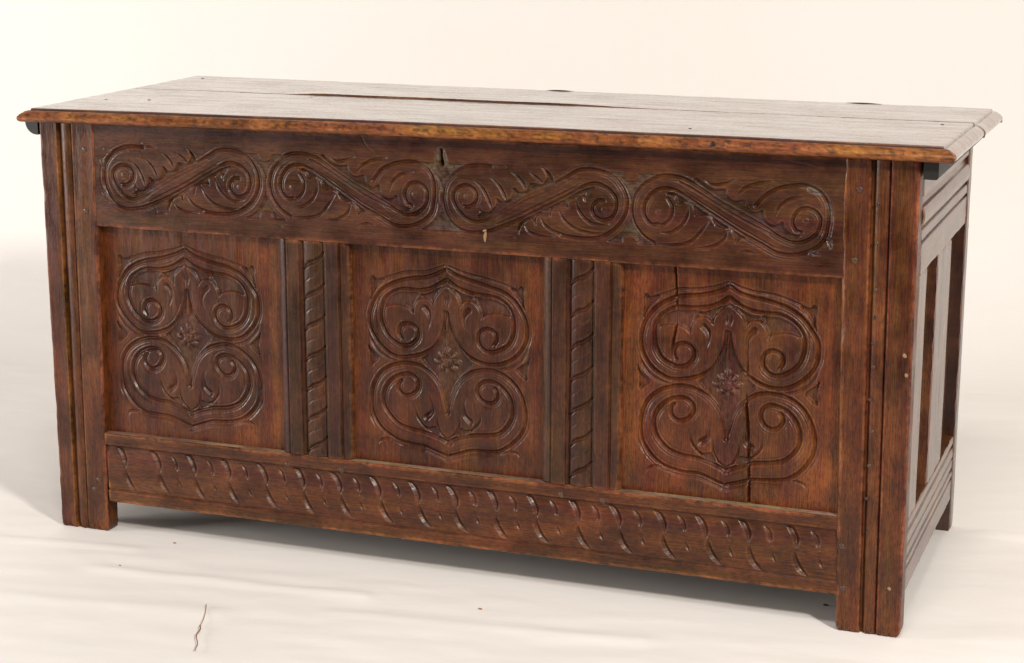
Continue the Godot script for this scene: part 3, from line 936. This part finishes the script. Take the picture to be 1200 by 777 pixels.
func lid_plank(called, xl: float, xr: float, z_front: float, z_back: float, moulded_front: bool, moulded_back: bool) -> MeshInstance3D:
	var n := EDGE.size()
	var xs := []
	for k in n:
		xs.append([xl + EDGE[k][0], k])
	var x := xl + 0.026
	while x < xr - 0.026:
		xs.append([x, 99])
		x += 0.0050
	for k in range(n - 1, -1, -1):
		xs.append([xr - EDGE[k][0], k])
	var zs := []
	if moulded_front:
		for k in n:
			zs.append([z_front - EDGE[k][0], k, 0.0])
	else:
		for h in [-0.0205, -0.015, -0.008, -0.003, -0.001, 0.0]:
			zs.append([z_front - (0.0012 if h == 0.0 else 0.0003 if h == -0.001 else 0.0), 99, h])
	var z := z_front - (0.026 if moulded_front else 0.005)
	while z > z_back + 0.006:
		zs.append([z, 99, 0.0])
		z -= 0.0050
	for h in [0.0, -0.001, -0.003, -0.008, -0.015, -0.0205]:
		zs.append([z_back + (0.0014 if h == 0.0 else 0.0004 if h == -0.001 else 0.0), 99, h])
	var nx := xs.size()
	var ny := zs.size()
	var verts := PackedVector3Array()
	var cols := PackedColorArray()
	var uvs := PackedVector2Array()
	var shift := Vector2(rng.randf(), rng.randf())
	for q in zs:
		for p in xs:
			var k: int = mini(p[1], q[1])
			var px: float = p[0]
			var pz: float = q[0]
			var drop := 0.0
			if k < n:
				drop = EDGE[k][1]
				if p[1] < n:
					px = clampf(px, xl + EDGE[k][0], xr - EDGE[k][0])
				if q[1] < n:
					pz = minf(pz, z_front - EDGE[k][0])
			drop = minf(drop, q[2]) if p[1] >= 6 else drop
			var h := lid_height(px, pz) + drop
			if k > 5:
				h += 0.0005 * n_blotch.get_noise_3d(px * 5.0, pz * 30.0, 2.0) + 0.00025 * n_fine.get_noise_3d(px * 60.0, pz * 140.0, 4.0)
				if not moulded_front and q[1] == 99:     # the rear board stands a little proud where the joint has opened
					h += 0.0022 * smoothstep(-0.40, -0.33, px) * (1.0 - smoothstep(0.05, 0.26, px)) * smoothstep(z_front - 0.12, z_front, pz)
			else:
				var worn := n_fine.get_noise_3d(px * 30.0, pz * 30.0, 9.0) * 0.0008 + n_blotch.get_noise_3d(px * 9.0, pz * 9.0, 5.0) * 0.0008
				h += worn * 0.6
				if q[1] <= 5:
					pz += worn
			var seam := 0.0
			if not moulded_front and q[0] > z_front - 0.003:
				pz -= 0.0004 + 0.0048 * smoothstep(-0.40, -0.34, px) * (1.0 - smoothstep(0.05, 0.27, px)) + 0.0007 * n_fine.get_noise_2d(px * 9.0, 1.0)
			elif moulded_front and q[0] < z_back + 0.003:
				pz += 0.0003 + 0.0003 * n_warp.get_noise_2d(px * 6.0, 7.0)
			verts.append(Vector3(px, h, pz) - ORIGIN)
			var tone := Color(0.175, 0.082, 0.040)
			var wear := 0.15
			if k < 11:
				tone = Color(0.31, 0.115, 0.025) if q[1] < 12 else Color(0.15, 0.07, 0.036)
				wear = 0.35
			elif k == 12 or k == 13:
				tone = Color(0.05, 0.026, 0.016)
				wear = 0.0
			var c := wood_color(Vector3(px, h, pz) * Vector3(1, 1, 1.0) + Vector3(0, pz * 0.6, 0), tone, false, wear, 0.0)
			if k < 11 and q[1] < 12:      # dents, old dirt and golden brown mottling on the nosing
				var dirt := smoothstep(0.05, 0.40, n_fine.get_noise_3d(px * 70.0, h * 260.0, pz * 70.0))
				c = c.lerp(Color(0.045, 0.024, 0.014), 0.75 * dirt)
				var golden_mottle := smoothstep(0.1, 0.5, n_fine.get_noise_3d(px * 120.0, h * 300.0, pz * 90.0 + 40.0))
				c = c.lerp(Color(0.55, 0.24, 0.055), 0.5 * golden_mottle)
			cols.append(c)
			uvs.append(Vector2(px / 0.6, (pz * 1.0 + h * 1.0) / 0.2) + shift)
	var index := PackedInt32Array()
	var rim := PackedInt32Array()
	for y in ny - 1:
		for i in nx - 1:
			var j := y * nx + i
			(rim if moulded_front and y < 12 else index).append_array(PackedInt32Array([j, j + nx, j + 1, j + 1, j + nx, j + nx + 1]))
	# underside
	var f := verts.size()
	for q in [[0, 0], [nx - 1, 0], [nx - 1, ny - 1], [0, ny - 1]]:
		verts.append(verts[q[1] * nx + q[0]])
		cols.append(Color(0.06, 0.03, 0.02))
		uvs.append(Vector2.ZERO)
	var norms := PackedVector3Array()
	norms.resize(verts.size())
	norms.fill(Vector3.ZERO)
	for list in [index, rim]:
		for i in range(0, list.size(), 3):
			var a := verts[list[i]]
			var nn := (verts[list[i + 2]] - a).cross(verts[list[i + 1]] - a)
			for k in 3:
				norms[list[i + k]] += nn
	for i in norms.size():
		norms[i] = norms[i].normalized() if norms[i].length() > 0.0 else Vector3.UP
	for i in 4:
		norms[f + i] = Vector3.DOWN
	index.append_array(PackedInt32Array([f, f + 1, f + 2, f, f + 2, f + 3]))
	var o = commit(called, verts, norms, cols, uvs, index, M.lid_oak, lid)
	if moulded_front:
		commit("moulded_edge", verts, norms, cols, uvs, rim, M.oak, lid).set_meta("label", "worn golden brown moulding along the front edge of the lid")
	return o


var lid: Node3D


func make_lid():
	lid = Node3D.new()
	lid.name = "lid"
	coffer.add_child(lid)
	lid.set_meta("label", "plank lid with a worn orange moulded edge and an open joint")
	lid_plank("plank", -0.7055, 0.7235, 0.0205, -0.2860, true, false).set_meta("label", "front lid board with moulded front edge")
	lid_plank("plank", -0.7050, 0.7245, -0.2860, -0.4990, false, false).set_meta("label", "rear lid board, slightly proud at the joint")
	for side in [-1.0, 1.0]:
		# a bar under the lid's end, its lower outer corner rounded off
		var st = SurfaceTool.new()
		st.begin(Mesh.PRIMITIVE_TRIANGLES)
		var outline := PackedVector2Array()
		outline.append(Vector2(0.6815, 0.6655))
		outline.append(Vector2(0.6815, 0.6400))
		if side < 0.0:
			for k in 9:
				var a := k / 8.0 * PI / 2
				outline.append(Vector2(0.684 + 0.020 * sin(a), 0.660 - 0.020 * cos(a)))
		else:
			for k in 6:
				var a := k / 5.0 * PI / 2
				outline.append(Vector2(0.697 + 0.004 * sin(a), 0.6438 - 0.004 * cos(a)))
		outline.append(Vector2(0.7045 if side < 0.0 else 0.7010, 0.6655))
		sweep(st, outline, side, 0.0, -0.49)
		var o = MeshInstance3D.new()
		o.name = "cleat"
		o.mesh = st.commit()
		o.mesh.surface_set_material(0, M.black)
		lid.add_child(o, true)
		o.set_meta("label", "black rounded bar under the left end of the lid" if side < 0.0 else "black square bar under the right end of the lid")
	for q in [[-0.022, 0.030, -0.500], [0.480, 0.540, -0.4995]]:
		var st = SurfaceTool.new()
		st.begin(Mesh.PRIMITIVE_TRIANGLES)
		var pts := []
		for k in 9:
			var t := k / 8.0
			var hx := lerpf(q[0], q[1], t)
			pts.append(Vector3(hx, lid_height(hx, q[2]) - 0.001 + 0.0016 * sin(PI * t) - 0.001, q[2] + 0.002 * sin(PI * t)))
		tube(st, pts, 0.0018, 8)
		var o = MeshInstance3D.new()
		o.name = "hinge_loop"
		o.mesh = st.commit()
		o.mesh.surface_set_material(0, M.iron)
		lid.add_child(o, true)
	for q in [[-0.638, -0.129, 0.0045], [-0.5666, -0.142, 0.0035], [-0.654, -0.462, 0.0045], [-0.3355, -0.256, 0.0040], [0.668, -0.250, 0.0035], [0.35, -0.06, 0.003]]:
		disc("nail_head", lid, Vector3(q[0], lid_height(q[0], q[1]), q[1]), Vector3.UP, q[2] * 0.75, 0.0006, M.iron)


func sweep(st: SurfaceTool, outline: PackedVector2Array, side: float, z0: float, z1: float):
	var n := outline.size()
	st.set_smooth_group(-1)
	for i in n:
		var p := outline[i]
		var q := outline[(i + 1) % n]
		var a := Vector3(p.x * side, p.y, z0) - ORIGIN
		var b := Vector3(q.x * side, q.y, z0) - ORIGIN
		var c := Vector3(q.x * side, q.y, z1) - ORIGIN
		var d := Vector3(p.x * side, p.y, z1) - ORIGIN
		for v in ([a, b, c, a, c, d] if side > 0.0 else [a, c, b, a, d, c]):
			st.add_vertex(v)
	var tri := Geometry2D.triangulate_polygon(outline)
	for z in [z0, z1]:
		for i in range(0, tri.size(), 3):
			var v := []
			for k in 3:
				v.append(Vector3(outline[tri[i + k]].x * side, outline[tri[i + k]].y, z) - ORIGIN)
			var facing: float = (v[2] - v[0]).cross(v[1] - v[0]).z
			if (facing > 0.0) != (z == z0):
				v = [v[0], v[2], v[1]]
			for w in v:
				st.add_vertex(w)
	st.generate_normals()


func tube(st: SurfaceTool, pts: Array, radius: float, sides: int, taper := 0.0, offset := ORIGIN):
	st.set_smooth_group(0)
	for i in pts.size() - 1:
		var ring := []
		for e in 2:
			var at: Vector3 = pts[i + e]
			var dir: Vector3 = (pts[mini(i + e + 1, pts.size() - 1)] - pts[maxi(i + e - 1, 0)]).normalized()
			var u := dir.cross(Vector3(0.31, 0.2, 0.93)).normalized()
			var v := dir.cross(u)
			var r := radius * (1.0 - taper * float(i + e) / (pts.size() - 1))
			var one := []
			for k in sides:
				var a := k * TAU / sides
				one.append(at + (u * cos(a) + v * sin(a)) * r - offset)
			ring.append(one)
		for k in sides:
			var m := (k + 1) % sides
			for p in [ring[0][k], ring[0][m], ring[1][k], ring[0][m], ring[1][m], ring[1][k]]:
				st.add_vertex(p)
	for e in [0, pts.size() - 1]:
		var dir: Vector3 = (pts[1] - pts[0]).normalized() if e == 0 else (pts[e] - pts[e - 1]).normalized()
		var u := dir.cross(Vector3(0.31, 0.2, 0.93)).normalized()
		var v := dir.cross(u)
		var r := radius * (1.0 - taper * float(e) / (pts.size() - 1))
		for k in sides:
			var a := k * TAU / sides
			var b := (k + 1) * TAU / sides
			var p0: Vector3 = pts[e] - offset
			var p1: Vector3 = p0 + (u * cos(a) + v * sin(a)) * r
			var p2: Vector3 = p0 + (u * cos(b) + v * sin(b)) * r
			for w in ([p0, p2, p1] if e == 0 else [p0, p1, p2]):
				st.add_vertex(w)
	st.generate_normals()


func disc(called, parent, at: Vector3, out: Vector3, radius: float, up: float, material, squash := 1.0) -> MeshInstance3D:
	# a slightly irregular domed head let into the surface
	var u := out.cross(Vector3(0.2, 0.37, 0.9)).normalized()
	if absf(out.z) > 0.9:
		u = Vector3.RIGHT
	var v := out.cross(u)
	var st = SurfaceTool.new()
	st.begin(Mesh.PRIMITIVE_TRIANGLES)
	st.set_smooth_group(0)
	var sides := 10
	var rings := []
	for q in [[1.0, -0.002], [1.0, 0.0], [0.8, 0.7 * up], [0.4, up]]:
		var one := []
		for k in sides:
			var a := k * TAU / sides
			var r: float = radius * q[0] * (1.0 + 0.12 * sin(a * 2.0 + at.x * 90.0) + 0.08 * sin(a * 3.0 + at.y * 70.0))
			one.append(at + (u * cos(a) + v * sin(a) * squash) * r + out * q[1] - ORIGIN)
		rings.append(one)
	var tip: Vector3 = at + out * up - ORIGIN
	for i in 3:
		for k in sides:
			var m := (k + 1) % sides
			for p in [rings[i][k], rings[i + 1][k], rings[i][m], rings[i][m], rings[i + 1][k], rings[i + 1][m]]:
				st.set_color(Color(0.10, 0.055, 0.032))
				st.set_uv(Vector2(p.x * 4.0, p.y * 4.0))
				st.add_vertex(p)
	for k in sides:
		for p in [rings[3][k], tip, rings[3][(k + 1) % sides]]:
			st.set_color(Color(0.10, 0.055, 0.032))
			st.set_uv(Vector2(p.x * 4.0, p.y * 4.0))
			st.add_vertex(p)
	st.generate_normals()
	var o = MeshInstance3D.new()
	o.name = called
	o.mesh = st.commit()
	o.mesh.surface_set_material(0, material)
	parent.add_child(o, true)
	return o


func make_fixings():
	var left = coffer.get_node("stile")
	var right = coffer.get_node("stile2") if coffer.has_node("stile2") else null
	for c in coffer.get_children():
		if str(c.get_meta("label", "")).begins_with("right front stile"):
			right = c
	for q in [[0.5956, 0.6225], [0.5927, 0.527], [0.5912, 0.125], [0.5950, 0.0640]]:
		disc("peg", right, Vector3(q[0] + 0.004, q[1], 0.0004), Vector3.BACK, 0.0042, 0.0007, M.peg)
	for q in [[-0.5981, 0.6211], [-0.6009, 0.525], [-0.6035, 0.0875], [-0.6125, 0.0706]]:
		disc("peg", left, Vector3(q[0], q[1], 0.0004), Vector3.BACK, 0.0040, 0.0007, M.peg)
	for y in [0.6039, 0.5522, 0.4888, 0.4515, 0.4162, 0.3831, 0.3379, 0.2934, 0.245, 0.198, 0.150]:
		disc("nail_head", right, Vector3(lerpf(0.6310, 0.6265, y / 0.66) - 0.0015 + 0.002 * sin(y * 90.0), y, -0.0004), Vector3.BACK, 0.0027, 0.0008, M.peg)
	var pale = flat_material("bare wood", Color(0.27, 0.16, 0.085), 0.7)
	for q in [[0.6685, 0.4024, 0.0030], [0.6720, 0.3757, 0.0026], [0.6628, 0.0721, 0.0026]]:
		disc("worn_peg", right, Vector3(q[0], q[1], 0.0004), Vector3.BACK, q[2], 0.0005, pale)
	var rail = coffer.get_node("top_rail")
	disc("worn_peg", rail, Vector3(0.0662, 0.5255, -0.0010), Vector3.BACK, 0.0024, 0.0006, pale, 3.2)
	disc("worn_peg", rail, Vector3(0.0660, 0.5345, 0.0004), Vector3.BACK, 0.0030, 0.0006, pale, 0.6)
	disc("nail_head", lid, Vector3(0.4042, 0.6750, 0.0200), Vector3.BACK, 0.0045, 0.0010, M.iron)
	var low = coffer.get_node("bottom_rail")
	for q in [[0.1835, 0.1522], [0.2474, 0.1505], [-0.262, 0.150], [-0.170, 0.151]]:
		disc("peg", low, Vector3(q[0], q[1], 0.0002), Vector3.BACK, 0.0042, 0.0006, M.peg)


# ---------------------------------------------------------------- litter on the paper
func litter(called, at: Vector3, label: String, category: String) -> Node3D:
	var o = Node3D.new()
	o.name = called
	add_child(o)
	o.position = at
	o.set_meta("label", label)
	o.set_meta("category", category)
	return o


func make_crumbs():
	var s = litter("straw", Vector3(-0.24, 0.0, 0.30), "thin brown straw lying on the white paper in front of the coffer", "straw")
	for half in 2:
		var st = SurfaceTool.new()
		st.begin(Mesh.PRIMITIVE_TRIANGLES)
		var pts := []
		for k in 9:
			var t := k / 8.0
			if half == 0:
				pts.append(Vector3(lerpf(-0.038, -0.005, t) + 0.003 * sin(t * PI), 0.0032 + 0.001 * sin(t * 5.0), lerpf(-0.070, 0.006, t)))
			else:
				pts.append(Vector3(lerpf(-0.005, 0.036, t) - 0.002 * sin(t * PI) + 0.002 * sin(t * 11.0), 0.0034, lerpf(0.004, 0.085, t)))
		tube(st, pts, 0.0007 if half == 0 else 0.0010, 6, 0.4, Vector3.ZERO)
		var o = MeshInstance3D.new()
		o.name = "stem" if half == 0 else "husk"
		o.mesh = st.commit()
		o.mesh.surface_set_material(0, M.straw if half == 0 else M.bark)
		s.add_child(o, true)
	for q in [["wood_flake", Vector3(0.5597, 0.0012, -0.0898), 0.0035, M.soot, "small black flake on the paper under the coffer beside the right front foot", "flake"],
			["wood_crumb", Vector3(-0.4616, 0.0012, 0.0099), 0.0022, M.bark, "tiny dark crumb on the paper just right of the left front foot", "crumb"],
			["wood_crumb", Vector3(0.0982, 0.0022, 0.1028), 0.0026, M.straw, "tiny pale brown crumb on the paper before the middle of the coffer", "crumb"],
			["wood_crumb", Vector3(-0.4851, 0.0022, 0.1313), 0.0018, M.bark, "tiny dark crumb on the open paper left of the brown straw", "crumb"]]:
		var st = SurfaceTool.new()
		st.begin(Mesh.PRIMITIVE_TRIANGLES)
		var a: float = q[2]
		tube(st, [Vector3(-a, 0.0, 0), Vector3(-a * 0.4, a * 0.12, a * 0.1), Vector3(a * 0.5, a * 0.08, -a * 0.05), Vector3(a, 0.0, a * 0.15)], a * 0.42, 6, 0.35, Vector3.ZERO)
		var o = MeshInstance3D.new()
		o.name = q[0]
		o.mesh = st.commit()
		o.mesh.surface_set_material(0, q[3])
		add_child(o, true)
		o.position = q[1]
		o.set_meta("label", q[4])
		o.set_meta("category", q[5])
